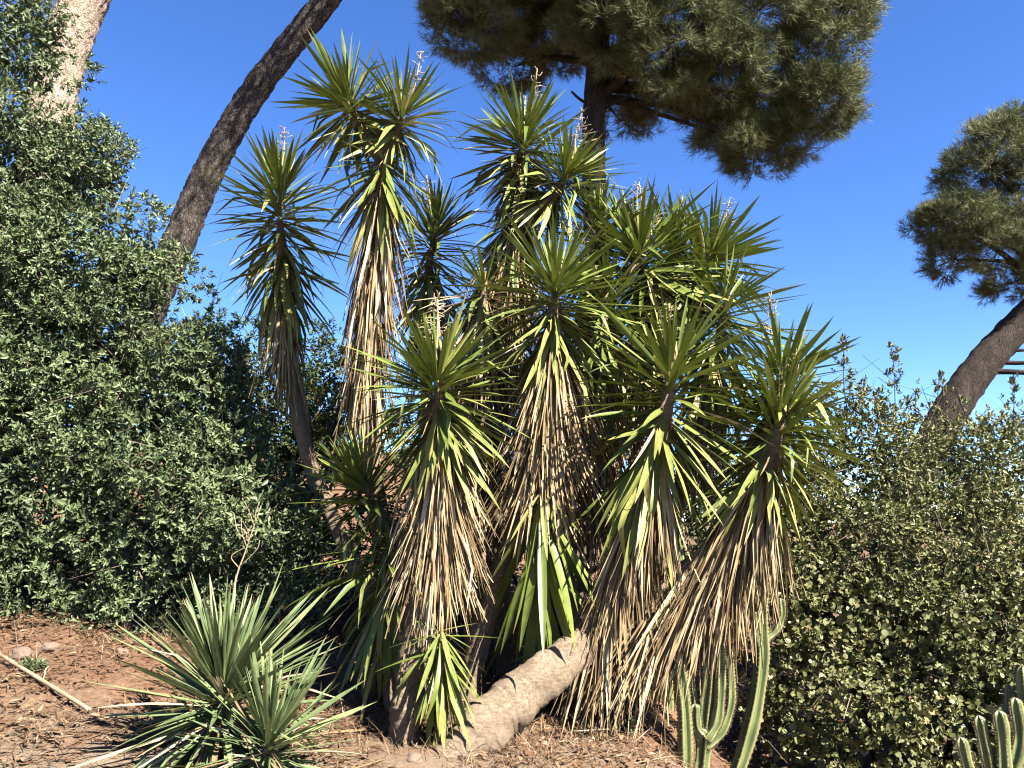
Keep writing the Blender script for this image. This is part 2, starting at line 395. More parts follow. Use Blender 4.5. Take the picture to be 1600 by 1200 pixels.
def leaf_mass(todo, parent, material):
    """the leaves at the back of a head, joined"""
    V_, F_, T_, off = [], [], [], 0
    for key, pos, d, up, l, ws in todo:
        me = LEAF[key][rng.integers(len(LEAF[key]))]
        if me.name not in LEAF_NP:
            v = np.zeros(len(me.vertices) * 3); me.vertices.foreach_get('co', v); f = np.zeros(len(me.loops), int); me.loops.foreach_get('vertex_index', f); LEAF_NP[me.name] = (v.reshape(-1, 3), f.reshape(-1, 4))
        v, f = LEAF_NP[me.name]; B = basis(np.asarray(d)[None], np.asarray(up)[None])[0] * np.array([l * ws, l, l])
        V_.append(v @ B.T + pos); F_.append(f + off); off += len(v); T_.append(np.full(len(f), U(0, 1)))
    if V_: tag(put(bpy.data.objects.new('leaf_mass', mesh('leaf_mass', np.vstack(V_), np.vstack(F_), material, tint=np.concatenate(T_))), parent), kind='stuff')
LEAF_NP = {}

def dry_template():
    nseg = 6; t = np.linspace(0, 1, nseg); v = []
    for i in range(nseg):
        w_ = .016 * (1 - t[i] ** 2 * .95)
        v += [(-w_, t[i], .05 * math.sin(t[i] * 3)), (0, t[i], .05 * math.sin(t[i] * 3) - .011), (w_, t[i], .05 * math.sin(t[i] * 3))]
    i = np.arange(nseg - 1)[:, None] * 3; j = np.arange(2)[None]
    return np.array(v), np.stack([i + j, i + j + 1, i + 4 + j, i + 3 + j], -1).reshape(-1, 4)
DT = dry_template()

def skirt(tree, trunk, path, s0, s1, n_obj, n_mass, L=.7, out=.28, r=.07, along=.35, messy=.0, side=None):
    """hanging dead leaves round the stem between s0 and s1 (metres back from its tip)"""
    n_mass = int(n_mass * 2.4); out *= 1.4; L *= 1.1
    def one():
        s = s0 + (s1 - s0) * U(0, 1); b, A = at_len(path, s)
        ref = np.array([1., 0, 0]) if abs(A[0]) < .8 else np.array([0, 1., 0])
        rad = rot_about(norm(np.cross(A, ref)), A, U(0, 6.28))
        d = -A * along + np.array([0, 0, -1.]) * (1 - along * .4) + rad * (out * U(.3, 1.5)) + rng.normal(0, .07 + messy, 3)
        return b + rad * r, norm(d), rad, L * U(.55, 1.15)
    for k in range(n_obj):
        b, d, rad, l = one(); add_leaf('dead', b, d, rad, l, trunk, 'dead_leaf', U(.7, 1.25))
    if n_mass:
        q = [one() for _ in range(n_mass)]
        pos = np.array([a[0] for a in q]); dd = np.array([a[1] for a in q]); up = np.array([a[2] for a in q]) + rng.normal(0, .4, (n_mass, 3)); ln = np.array([a[3] for a in q])
        scl = np.stack([ln * U(.6, 1.2, n_mass), ln, ln * U(-1, 1, n_mass)], -1)
        v, f = stamp(*DT, pos, basis(dd, up), scl)
        obj('dead_leaf_mass', mesh('dead_leaf_mass', v, f, M['dead_stuff'], tint=np.repeat(U(0, 1, n_mass), len(DT[1]))), tree, 'stuff')

def panicle(tree, base, d, h=.45, n=16):
    """dried flower stalk: a stem with short crooked side twigs"""
    h *= 1.45; n = int(n * 1.6); d = norm(d); tip = base + d * h; pts = spline([base, base + d * h * .5 + rng.normal(0, .015, 3), tip], 8)
    parts = [tube(pts, np.linspace(.013, .004, 8), 5)]
    for k in range(n):
        f = U(.25, 1); b = base + (tip - base) * f; s = norm(np.cross(d, rng.normal(size=3)) + d * U(.1, .8))
        l = U(.09, .24) * (1.25 - f); e = b + s * l
        parts.append(tube(spline([b, b + s * l * .5 + rng.normal(0, .012, 3), e + np.array([0, 0, U(-.03, .03)])], 5), np.linspace(.0055, .003, 5), 4))
    v, f = join(parts); obj('flower_stalk', mesh('flower_stalk', v, f, M['stalk']), tree)

def ring_bump(i, a): return 1 + .04 * np.sin(i * .31) + .04 * np.sin(a * 3 + i * .12) + .03 * np.sin(a * 5 - i * .2)

def roughen(v, pts, k, amp, ring):
    """uneven girth, leaf scar rings and cracks on a trunk made by tube()"""
    c = np.repeat(pts, k, 0); nr = norm(v[:-2] - c); s_ = np.repeat(np.concatenate([[0], np.cumsum(np.linalg.norm(np.diff(pts, axis=0), axis=1))]), k)
    o = []
    for p, q in zip(v[:-2], s_):
        w1 = mnoise.noise(Vector(p * 5)); w2 = mnoise.noise(Vector(p * 17)); w3 = mnoise.noise(Vector(p * 48))
        o.append(amp * (1.6 * w1 + .8 * w2 + .45 * w3) + ring * (abs(math.sin(q * 55 + 3.5 * w1 + 1.2 * w2)) - .6))
    v[:-2] += nr * np.array(o)[:, None]
    return v

def yucca(label, trunk_ctrl, r0, r1, heads, skirts=(), group=None, base=None, n=120):
    """trunk_ctrl: photo points (px,py,Y) from the foot up. heads: dicts with ctrl = points from a fork to the tip"""
    tp = spline(rooted([P(*c) for c in trunk_ctrl]), n)
    b = tp[0].copy(); b[2] = float(ground_z(b[0], b[1])); e = thing('yucca_tree', b, label, 'yucca', group)
    tr_r = np.linspace(r0, r1, n); G0 = [h['G'] for h in heads if 'ctrl' not in h]; al = arc_back(tp); tr_r = tr_r * (np.clip(.25 + .75 * al / (G0[0] * .8), 0, 1) if G0 else 1.0); tr_r[:4] *= np.array([1.35, 1.2, 1.1, 1.03])
    v, f = tube(tp, tr_r, 20, ring_bump); v = roughen(v, tp, 20, .012 * min(1.5, r0 / .1), .006); trunk = obj('trunk', mesh('yucca_trunk', v, f, M['yucca_bark']), e)
    for h in heads:
        h = dict(h)
        if 'ctrl' in h:
            hp = spline([P(*c) for c in h.pop('ctrl')], 24)
            v, f = tube(hp, np.linspace(r1 * .95, r1 * .75, 24) * np.clip(.25 + .75 * arc_back(hp) / (h['G'] * .8), 0, 1), 12, ring_bump); st = obj('branch', mesh('yucca_branch', v, f, M['yucca_bark']), e)
        else: hp, st = tp, trunk
        sk = h.pop('skirt', None); pan = h.pop('panicle', None)
        rosette(e, hp, stem_r=r1 * .8, cap=int(300 / len(heads)) if len(heads) > 1 else 240, **h)
        if sk:
            for q in (sk if isinstance(sk, list) else [sk]): skirt(e, st, hp, **q)
        if pan:
            for (off, dr, hh) in pan: panicle(e, hp[-1] + np.array(off), np.array(dr), hh)
    return e

UPV = np.array([0, 0, 1.])
# slim stem at the left
yucca('slim single stemmed yucca with a dark shaded head beside the leaning dark pine trunk',
      [(600, 985, 8.0), (520, 810, 8.0), (475, 690, 7.95), (450, 540, 7.9), (440, 400, 7.85), (437, 285, 7.8)], .085, .065,
      [dict(n=120, L=.86, G=1.3, bottom=158, panicle=[((0.02, -.1, .0), (.05, 0, 1), .4)], skirt=dict(s0=1.0, s1=1.95, n_obj=70, n_mass=60, L=.75, out=.16))])
# tall one with two heads
yucca('tall yucca with twin heads and a long straw coloured skirt of dead leaves',
      [(640, 1010, 7.2), (600, 850, 7.15), (578, 690, 7.05), (575, 520, 6.95), (590, 370, 6.85), (598, 250, 6.8)], .10, .075,
      [dict(ctrl=[(598, 250, 6.8), (570, 205, 6.8), (538, 150, 6.8)], n=84, L=.70, G=.36, bottom=125, gam=.8),
       dict(ctrl=[(598, 250, 6.8), (618, 215, 6.75), (630, 170, 6.7)], n=78, L=.66, G=.32, bottom=125, gam=.8, panicle=[((.06, 0, .05), (.18, 0, 1), .38)]),
       dict(n=44, L=.74, G=.5, top=95, bottom=160, gam=.6, dead_frac=.3, skirt=[dict(s0=.2, s1=1.95, n_obj=190, n_mass=150, L=.85, out=.17), dict(s0=.0, s1=.5, n_obj=30, n_mass=40, L=.3, out=.5, messy=.5)])])
# small one behind
yucca('small yucca head standing behind the tall twin headed yucca and its straw skirt',
      [(700, 1000, 8.1), (680, 800, 8.1), (665, 600, 8.1), (668, 450, 8.1), (682, 345, 8.05)], .08, .06,
      [dict(n=110, L=.72, G=1.05, bottom=155, panicle=[((-.07, -.05, .05), (-.1, 0, 1), .32)], skirt=dict(s0=.8, s1=1.5, n_obj=40, n_mass=50, L=.6, out=.18))])
# centre, tall
yucca('tallest central yucca with a ragged brown collar below two heads before the pine trunk',
      [(790, 1000, 7.4), (770, 800, 7.4), (765, 620, 7.35), (790, 450, 7.3), (812, 330, 7.25)], .11, .085,
      [dict(ctrl=[(812, 330, 7.25), (815, 270, 7.25), (818, 205, 7.2)], n=105, L=.72, G=.55, bottom=140, panicle=[((.07, -.05, .05), (.12, 0, 1), .42)], skirt=dict(s0=.3, s1=.85, n_obj=60, n_mass=90, L=.45, out=.45, messy=.4)),
       dict(ctrl=[(812, 330, 7.25), (860, 315, 7.1), (888, 265, 7.0)], n=88, L=.64, G=.38, bottom=135, panicle=[((.06, -.05, .05), (.15, 0, 1), .36)]),
       dict(n=50, L=.85, G=.9, top=110, bottom=165, dead_frac=.3, gam=.6, skirt=dict(s0=.1, s1=1.8, n_obj=190, n_mass=260, L=.85, out=.40))])
# centre, front
yucca('central yucca with a broad bright star of leaves and a thick brown skirt below',
      [(745, 1010, 6.75), (790, 880, 6.6), (835, 740, 6.45), (862, 580, 6.35), (868, 432, 6.25)], .10, .075,
      [dict(n=118, L=.80, G=.66, bottom=152, skirt=dict(s0=.5, s1=1.55, n_obj=230, n_mass=300, L=.80, out=.34))])
# back right group
yucca('yucca at the back right with two crowded dense heads against the sky',
      [(880, 1000, 7.6), (930, 800, 7.5), (985, 600, 7.4), (1030, 480, 7.3)], .11, .085,
      [dict(ctrl=[(1030, 480, 7.3), (1010, 430, 7.15), (992, 378, 7.05)], n=120, L=.85, G=.7, bottom=150, panicle=[((.02, -.05, .05), (.05, 0, 1), .38), ((.18, .1, .05), (.1, 0, 1), .3)], skirt=dict(s0=.5, s1=.9, n_obj=30, n_mass=50, L=.6, out=.35)),
       dict(ctrl=[(1030, 480, 7.3), (1085, 450, 7.4), (1115, 390, 7.5)], n=110, L=.78, G=.7, bottom=150, panicle=[((.08, -.05, .05), (.2, 0, 1), .34)], skirt=dict(s0=.4, s1=.8, n_obj=40, n_mass=60, L=.55, out=.3)),
       dict(n=40, L=.85, G=.6, top=110, bottom=165, skirt=dict(s0=.1, s1=1.2, n_obj=60, n_mass=120, L=.8, out=.3))])
yucca('yucca squeezed behind the broad central star, its leaves hanging limp',
      [(860, 1010, 7.0), (900, 800, 6.95), (935, 620, 6.9), (948, 450, 6.85)], .09, .07,
      [dict(n=100, L=.82, G=1.0, top=25, bottom=160, skirt=dict(s0=.8, s1=1.8, n_obj=110, n_mass=140, L=.8, out=.3))])
yucca('yucca head wedged between the two crowded back right heads',
      [(960, 1000, 7.9), (1010, 760, 7.9), (1045, 560, 7.85), (1058, 385, 7.8)], .08, .065,
      [dict(n=80, L=.74, G=.8, bottom=150, panicle=[((.02, -.05, .05), (.1, 0, 1), .34)])])
yucca('yucca head drooping right below the crowded back right heads',
      [(1000, 1000, 7.1), (1050, 820, 7.1), (1105, 620, 7.05), (1135, 462, 7.0)], .08, .065,
      [dict(n=80, L=.76, G=.9, top=20, bottom=158, skirt=dict(s0=.7, s1=1.5, n_obj=50, n_mass=70, L=.7, out=.25))])
yucca('yucca head just right of the ragged brown collar, above the broad central star',
      [(880, 1000, 7.5), (910, 760, 7.45), (928, 540, 7.4), (935, 335, 7.3)], .08, .065,
      [dict(n=80, L=.70, G=.8, bottom=150, skirt=dict(s0=.6, s1=1.6, n_obj=60, n_mass=90, L=.75, out=.28))])
yucca('yucca with a wide straw skirt squeezed left of the broad central star',
      [(740, 1000, 6.95), (735, 800, 6.9), (740, 620, 6.85), (758, 440, 6.85)], .085, .07,
      [dict(n=50, L=.66, G=.45, top=30, bottom=150, dead_frac=.2, skirt=dict(s0=.2, s1=1.6, n_obj=170, n_mass=220, L=.8, out=.34))])
# front left
yucca('front yucca with upright trunk, pale bare foot and brown skirt beside the leaning trunk',
      [(628, 1185, 5.95), (636, 1120, 5.95), (642, 1050, 5.98), (662, 930, 6.0), (685, 800, 6.0), (688, 690, 5.98), (682, 575, 5.9)], .125, .08,
      [dict(n=120, L=.74, G=.62, bottom=150, panicle=[((0, -.06, .02), (.02, -.1, 1), .38), ((.05, .05, .0), (-.1, 0, 1), .4)], skirt=[dict(s0=.45, s1=1.25, n_obj=220, n_mass=280, L=.72, out=.30), dict(s0=1.2, s1=2.1, n_obj=30, n_mass=30, L=.55, out=.06, r=.10)])])
# leaning trunk on the right
yucca('yucca with a thick trunk leaning right along the soil, forking into straw skirted heads',
      [(705, 1210, 5.85), (755, 1140, 5.92), (805, 1095, 6.05), (868, 1042, 6.22), (930, 1000, 6.36), (975, 960, 6.4)], .21, .125,
      [dict(ctrl=[(915, 1012, 6.36), (955, 925, 6.36), (990, 830, 6.3), (1030, 690, 6.2), (1054, 552, 6.15)], n=115, L=.80, G=1.1, bottom=158, panicle=[((-.02, .05, .0), (.0, 0, 1), .3)], skirt=dict(s0=.85, s1=2.3, n_obj=120, n_mass=320, L=.80, out=.24, r=.09)),
       dict(ctrl=[(960, 975, 6.4), (1040, 925, 6.35), (1125, 855, 6.25), (1190, 745, 6.15), (1224, 635, 6.2)], n=105, L=.66, G=.75, bottom=152, panicle=[((.03, -.06, .0), (.15, -.1, 1), .3)], skirt=[dict(s0=.6, s1=2.2, n_obj=130, n_mass=460, L=.82, out=.26, along=.45, r=.10), dict(s0=.5, s1=2.0, n_obj=60, n_mass=170, L=.95, out=.14, along=1.5, r=.11)]),
       dict(ctrl=[(1190, 745, 6.15), (1215, 650, 6.4), (1226, 570, 6.5)], n=75, L=.62, G=.5, bottom=140, panicle=[((-.08, -.03, .05), (-.05, 0, 1), .4)])])
# low ones
yucca('low yucca head pushing left beside the shrubs, under the front yucca',
      [(660, 1020, 6.7), (640, 900, 6.7), (600, 810, 6.65), (562, 745, 6.6)], .07, .06,
      [dict(n=95, L=.80, G=.75, top=5, bottom=150)])
yucca('low yucca whose broad green leaves all hang limp over the leaning trunk',
      [(845, 1040, 6.65), (845, 960, 6.55), (845, 880, 6.35), (846, 770, 6.14)], .06, .05,
      [dict(n=34, L=1.12, G=.95, top=135, bottom=174, gam=.7, wide=1.25, dead_frac=0)])
yucca('small yucca offshoot with limp green leaves at the foot of the front trunk',
      [(690, 1125, 5.85), (688, 1060, 5.78), (690, 985, 5.72)], .05, .045,
      [dict(n=30, L=.52, G=.45, top=85, bottom=170, gam=.5, wide=1.35, dead_frac=.05)])
yucca('dark shaded yucca offshoot hanging behind the front trunk',
      [(610, 1060, 6.5), (605, 960, 6.5), (610, 850, 6.45)], .06, .05,
      [dict(n=60, L=.85, G=.7, top=60, bottom=168, gam=.7)])

# ------------------------------------------------------------------ blue-green foreground yuccas
def ground_yucca(label, px, py, Y, n, L, tilt, low, stalk=False):
    b = P(px, py, Y); gz = float(ground_z(b[0], b[1])); base = np.array([b[0], b[1], gz])
    e = thing('ground_yucca', base, label, 'yucca', 'blue green yuccas by the path')
    path = spline([base - UPV * .05, (base + b) / 2, b + norm(np.array(tilt)) * .18], 14)
    v, f = tube(path, np.linspace(.09, .02, 14), 10, ring_bump); st = obj('trunk', mesh('ground_yucca_trunk', v, f, M['yucca_bark']), e)
    rosette(e, path, n=n, L=L, G=.34, top=5, bottom=low, stem_r=.045, green_key=('blue', 'blue', 'blue_old'), dead_frac=.3, gam=.95, cap=260)
    skirt(e, st, path, .2, .5, 26, 40, L=L * .8, out=1.1, r=.05, along=.1, messy=.15)
    return e
ground_yucca('larger blue green yucca with an upright spray of stiff leaves near the path', 345, 1110, 5.35, 300, .82, (.12, 0, 1), 122)
ground_yucca('smaller blue green yucca tucked against the right of a larger one', 412, 1185, 5.05, 200, .62, (.25, -.1, 1), 118)

# ------------------------------------------------------------------ shrubs
def leaf_template(wd=.42, fold=.12, tipw=.6):
    v = [(0, 0, 0), (wd / 2, .38, fold), (wd / 2 * tipw, .75, fold * .6), (0, 1, -.06), (-wd / 2 * tipw, .75, fold * .6), (-wd / 2, .38, fold)]
    return np.array(v), np.array([[0, 1, 2, 3], [0, 3, 4, 5]])

def round_template(wd):
    a = np.linspace(-.5 * math.pi, 1.5 * math.pi, 8, endpoint=False); x = np.cos(a) * wd / 2; y = .5 + .5 * np.sin(a); z = .22 * np.abs(x)
    v = np.stack([x, y, z], -1)
    return v, np.array([[0, 1, 2, 3], [0, 3, 4, 5], [0, 5, 6, 7]])

def whorls(pos, ax, n_leaf, ln, spread, tpl, jitter=.25):
    """n_leaf leaves round each shoot"""
    N = len(pos); ref = rdir(N); u = norm(np.cross(ax, ref)); v = np.cross(ax, u)
    k = np.tile(np.arange(n_leaf), N); pi = np.repeat(np.arange(N), n_leaf); M_ = len(k)
    a = k * 2.4 + np.repeat(U(0, 6.28, N), n_leaf) + rng.normal(0, .3, M_)
    th = R(spread) * (.35 + .75 * (k / max(n_leaf - 1, 1))) + rng.normal(0, jitter, M_)
    rad = u[pi] * np.cos(a)[:, None] + v[pi] * np.sin(a)[:, None]
    d = norm(ax[pi] * np.cos(th)[:, None] + rad * np.sin(th)[:, None])
    p = pos[pi] - ax[pi] * (ln * .9 * (k / n_leaf))[:, None]
    up = ax[pi] + rng.normal(0, .35, (M_, 3))
    vv, ff = stamp(*tpl, p, basis(d, up), ln * np.repeat(U(.6, 1.25, N), n_leaf) * U(.65, 1.2, M_))
    return vv, ff, M_

def blob_shoots(blobs, sub_n, shoot_n, sub_r, back=.35, up=.35):
    """positions and directions of leafy shoots on lumpy sub-clumps covering ellipsoids"""
    C = np.array([b[0] for b in blobs]); Rr = np.array([b[1] for b in blobs]); area = (Rr[:, 0] * Rr[:, 2] + Rr[:, 0] * Rr[:, 1] + Rr[:, 1] * Rr[:, 2])
    Ps, Ds = [], []
    for bi in range(len(blobs)):
        m = max(4, int(sub_n * area[bi])); d = rdir(m)
        keepf = (d[:, 1] < .25) | (rng.random(m) < back); d = d[keepf]
        c = C[bi] + d * Rr[bi] * U(.60, 1.12, (len(d), 1))
        ins = np.zeros(len(c), bool)
        for bj in range(len(blobs)):
            if bj != bi: ins |= (((c - C[bj]) / Rr[bj]) ** 2).sum(1) < .62
        c = c[~ins]; d = d[~ins]
        for cc, dd in zip(c, d):
            r_ = sub_r * U(.55, 1.35); kk = max(3, int(shoot_n * (r_ / sub_r) ** 2)); q = rdir(kk); q = q[(q @ dd) > -.35]
            Ps.append(cc + q * r_ * U(.6, 1.08, (len(q), 1)) * np.array([1, 1, .8])); Ds.append(norm(q + dd * .3 + UPV * up + rng.normal(0, .25, q.shape)))
    return np.vstack(Ps), np.vstack(Ds)

def shrub(label, blobs, mat_key, ln=.075, n_leaf=9, sub_n=30, shoot_n=16, sub_r=.24, wd=.42, spread=75, name='shrub', cat='shrub', group=None, fill=.9, stems=4, up=.35, tints=(0, 1), tufts=()):
    blobs = [(P(*b[0]) if len(b[0]) == 3 else GP(*b[0]) + UPV * b[1][2] * .6, np.array(b[1], float)) for b in blobs]
    C = np.mean([b[0] for b in blobs], 0); base = np.array([C[0], C[1], float(ground_z(C[0], C[1]))])
    e = thing(name, base, label, cat, group)
    pos, ax = blob_shoots(blobs, sub_n, shoot_n, sub_r, up=up)
    vol = np.array([b[1].prod() for b in blobs]); nf = max(3, int(len(pos) * fill)); bi = rng.choice(len(blobs), nf, p=vol / vol.sum())
    q = rdir(nf) * (U(.2, .72, nf) ** .6)[:, None]; pi = np.array([blobs[i][0] for i in bi]) + q * np.array([blobs[i][1] for i in bi])
    fpos, fax = pi, norm(q + UPV * .3 + rng.normal(0, .5, q.shape))
    extra_branch = []
    for (a, b_, k_) in tufts:                             # single shoots standing out of the crown
        k_ = int(k_ * 1.7)
        a = P(*a); b_ = P(*b_); ln_ = np.linspace(0, 1, k_)[:, None]; c = a + (b_ - a) * ln_ + rng.normal(0, .05, (k_, 3)) * (1.15 - ln_)
        sd = rng.normal(0, 1, (k_, 3)) * (.13 * (1.1 - ln_)); pos = np.vstack([pos, c + sd]); ax = np.vstack([ax, norm(sd * 3 + UPV + rng.normal(0, .2, (k_, 3)))])
        extra_branch.append((a, b_))
    okz = pos[:, 2] > ground_z(pos[:, 0], pos[:, 1]) + .02; pos, ax = pos[okz], ax[okz]
    tpl = leaf_template(wd) if wd < .7 else round_template(wd); nl2 = 5; okz = fpos[:, 2] > ground_z(fpos[:, 0], fpos[:, 1]) + .02; fpos, fax = fpos[okz], fax[okz]
    v, f, n = whorls(pos, ax, n_leaf, ln, spread, tpl)
    v2, f2, n2 = whorls(fpos, fax, nl2, ln * 1.45, 85, tpl); f2 = f2 + len(v)
    patch = np.array([mnoise.noise(Vector(p * 1.7)) for p in pos]) * .35
    tn = np.clip(np.repeat(U(.15, .85, len(pos)) * .6 + .2 + patch, n_leaf) + rng.normal(0, .12, n), *tints)
    tn = np.concatenate([tn, U(.1, .5, n2)]); pass
    obj('foliage', mesh('shrub_foliage', np.vstack([v, v2]), np.vstack([f, f2]), M[mat_key], tint=np.repeat(tn, len(tpl[1]))), e, 'stuff')
    for k in range(stems):
        bc, br = blobs[k % len(blobs)]
        x0 = base + np.array([U(-.25, .25), U(-.2, .2), -.05]) * min(1, blobs[0][1][2] / .5); tip = bc + rdir(1)[0] * br * .6
        v, f = tube(spline([x0, (x0 + tip) / 2 + rng.normal(0, .15, 3), tip], 14), np.linspace(.05, .012, 14) * min(1, blobs[0][1][2] / .5), 7); obj('branch', mesh('shrub_branch', v, f, M['far_bark']), e)
    for a, b_ in extra_branch:
        v, f = tube(spline([a, (a + b_) / 2 + rng.normal(0, .03, 3), b_], 8), np.linspace(.008, .003, 8), 4); obj('branch', mesh('shrub_shoot', v, f, M['far_bark']), e)
    # thin grey inner twigs
    if len(pos) < 20: return e
    k = min(len(pos), max(20, int(len(pos) * .09))); s = rng.choice(len(pos), k, replace=False); tp = np.array([[-.004, 0, 0], [.004, 0, 0], [.0025, 1, .03], [-.0025, 1, .03]])
    v, f = stamp(tp, np.array([[0, 1, 2, 3]]), pos[s] - ax[s] * .2, basis(norm(ax[s] + rng.normal(0, .6, (k, 3))), rdir(k)), np.stack([np.full(k, 1.), U(.15, .5, k), np.full(k, 1.)], -1))
    obj('twigs', mesh('shrub_twigs', v, f, M['twig'], tint=U(0, 1, k)), e, 'stuff')
    return e

GS = 'dense evergreen shrubs round the yuccas'
shrub('tall grey green shrub rising in front of the pale leaning pine trunk',
      [((30, 70, 8.6), (.62, .6, .85)), ((20, 260, 8.5), (1.0, .8, .85)), ((150, 265, 8.5), (.36, .5, .5)), ((110, 420, 8.3), (1.15, .9, .85)), ((215, 420, 8.5), (.5, .6, .5)), ((30, 560, 8.2), (1.1, .9, .8))],
      'shrub_a', ln=.063, sub_n=19, sub_r=.33, shoot_n=60, fill=.9, n_leaf=8, group=GS)
shrub('broad rounded grey green shrub spreading down to the needle covered slope',
      [((60, 800, 8.2), (1.25, .9, .95)), ((230, 740, 8.3), (1.15, .9, 1.0)), ((350, 800, 8.2), (.85, .8, .85)), ((300, 620, 8.7), (.85, .8, .75)), ((120, 640, 8.6), (.9, .8, .8)), ((150, 930, 8.1), (.75, .5, .45)), ((360, 900, 8.1), (.55, .5, .55)), ((435, 830, 7.75), (.42, .45, .75)), ((455, 930, 7.8), (.4, .4, .4))],
      'shrub_a', ln=.064, sub_n=17, sub_r=.33, shoot_n=60, fill=.85, n_leaf=8, group=GS)
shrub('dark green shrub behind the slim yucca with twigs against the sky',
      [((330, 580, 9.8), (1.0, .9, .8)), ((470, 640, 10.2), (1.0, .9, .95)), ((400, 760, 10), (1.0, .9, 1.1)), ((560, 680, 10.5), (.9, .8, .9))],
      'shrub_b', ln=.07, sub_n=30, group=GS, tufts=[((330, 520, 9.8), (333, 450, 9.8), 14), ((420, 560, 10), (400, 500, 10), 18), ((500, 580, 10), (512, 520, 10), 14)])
shrub('yellowish shrub glimpsed between the slim yucca and the straw skirt',
      [((505, 650, 9.3), (.32, .4, .6))], 'shrub_y', ln=.04, sub_n=16, shoot_n=24, sub_r=.14, stems=1)
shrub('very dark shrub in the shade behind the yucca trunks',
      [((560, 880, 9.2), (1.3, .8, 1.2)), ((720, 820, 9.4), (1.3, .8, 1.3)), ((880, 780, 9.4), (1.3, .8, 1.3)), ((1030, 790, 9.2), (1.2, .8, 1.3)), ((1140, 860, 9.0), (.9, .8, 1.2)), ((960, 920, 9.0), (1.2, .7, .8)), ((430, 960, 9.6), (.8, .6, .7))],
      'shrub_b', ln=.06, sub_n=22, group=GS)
shrub('tall olive green shrub with upright shoots beside the right yucca head',
      [((1330, 730, 8.6), (.75, .7, .75)), ((1440, 760, 8.7), (.9, .8, .75)), ((1570, 750, 8.8), (.9, .8, .75)), ((1260, 830, 8.4), (.7, .6, .7)), ((1400, 860, 8.3), (1.0, .8, .8)), ((1560, 870, 8.4), (1.0, .8, .9))],
      'shrub_c', ln=.052, n_leaf=7, sub_n=80, shoot_n=15, sub_r=.2, wd=.5, spread=60, fill=.6, group=GS,
      tufts=[((1330, 680, 8.6), (1318, 525, 8.6), 34), ((1345, 690, 8.6), (1350, 590, 8.6), 22), ((1400, 700, 8.6), (1395, 540, 8.6), 34), ((1420, 700, 8.6), (1430, 610, 8.6), 20), ((1470, 700, 8.7), (1468, 580, 8.7), 26), ((1500, 720, 8.7), (1500, 620, 8.7), 18),
             ((1580, 720, 8.7), (1585, 590, 8.7), 26), ((1545, 740, 8.7), (1540, 640, 8.7), 18), ((1370, 680, 8.6), (1372, 610, 8.6), 18), ((1290, 700, 8.6), (1285, 600, 8.6), 18)])
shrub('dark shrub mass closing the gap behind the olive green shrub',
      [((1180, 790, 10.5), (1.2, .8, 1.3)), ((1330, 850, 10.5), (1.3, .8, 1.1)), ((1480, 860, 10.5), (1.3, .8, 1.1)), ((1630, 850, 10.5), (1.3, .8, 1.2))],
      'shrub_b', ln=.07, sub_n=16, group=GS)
shrub('leafy climber with small round leaves covering the bank behind the cacti',
      [((1290, 960, 7.9), (.8, .5, .6)), ((1420, 980, 7.9), (.9, .5, .7)), ((1560, 1000, 7.9), (.9, .5, .8)), ((1330, 1120, 7.7), (.85, .5, .7)), ((1500, 1140, 7.7), (1.0, .5, .8)), ((1620, 1160, 7.6), (.8, .5, .8)), ((1240, 1110, 8.1), (.5, .4, .7)), ((1450, 1070, 8.0), (1.0, .5, .8)), ((1600, 1080, 8.0), (.9, .5, .8)), ((1230, 960, 8.3), (.6, .4, .6))],
      'shrub_c', ln=.044, n_leaf=6, sub_n=72, shoot_n=13, sub_r=.2, wd=.85, spread=80, name='climber', cat='climber', fill=1.1, up=.1)
shrub('small green seedling growing by the bamboo cane on the slope', [((48, 1050), (.09, .08, .05))], 'shrub_a', ln=.05, sub_n=900, shoot_n=6, sub_r=.04, name='seedling', cat='plant', stems=1, fill=.1)
shrub('small green weed on the red soil behind the straw skirt', [((962, 1135), (.16, .12, .16))], 'shrub_b', ln=.045, sub_n=120, shoot_n=8, sub_r=.06, name='weed', cat='plant', stems=2, fill=.2)

# ------------------------------------------------------------------ pines
def needle_tpl(nn=16):
    v, f = [], []
    for k in range(nn):
        th = R(rng.uniform(8, 75)); a = k * 2.4; d = np.array([math.sin(th) * math.cos(a), math.cos(th), math.sin(th) * math.sin(a)]); s = norm(np.cross(d, rng.normal(size=3))) * .023
        b = np.array([0, rng.uniform(-.5, .25), 0]); i = len(v); v += [b - s, b + s, b + d * rng.uniform(.75, 1.1)]; f.append((i, i + 1, i + 2))
    return np.array(v), np.array(f)

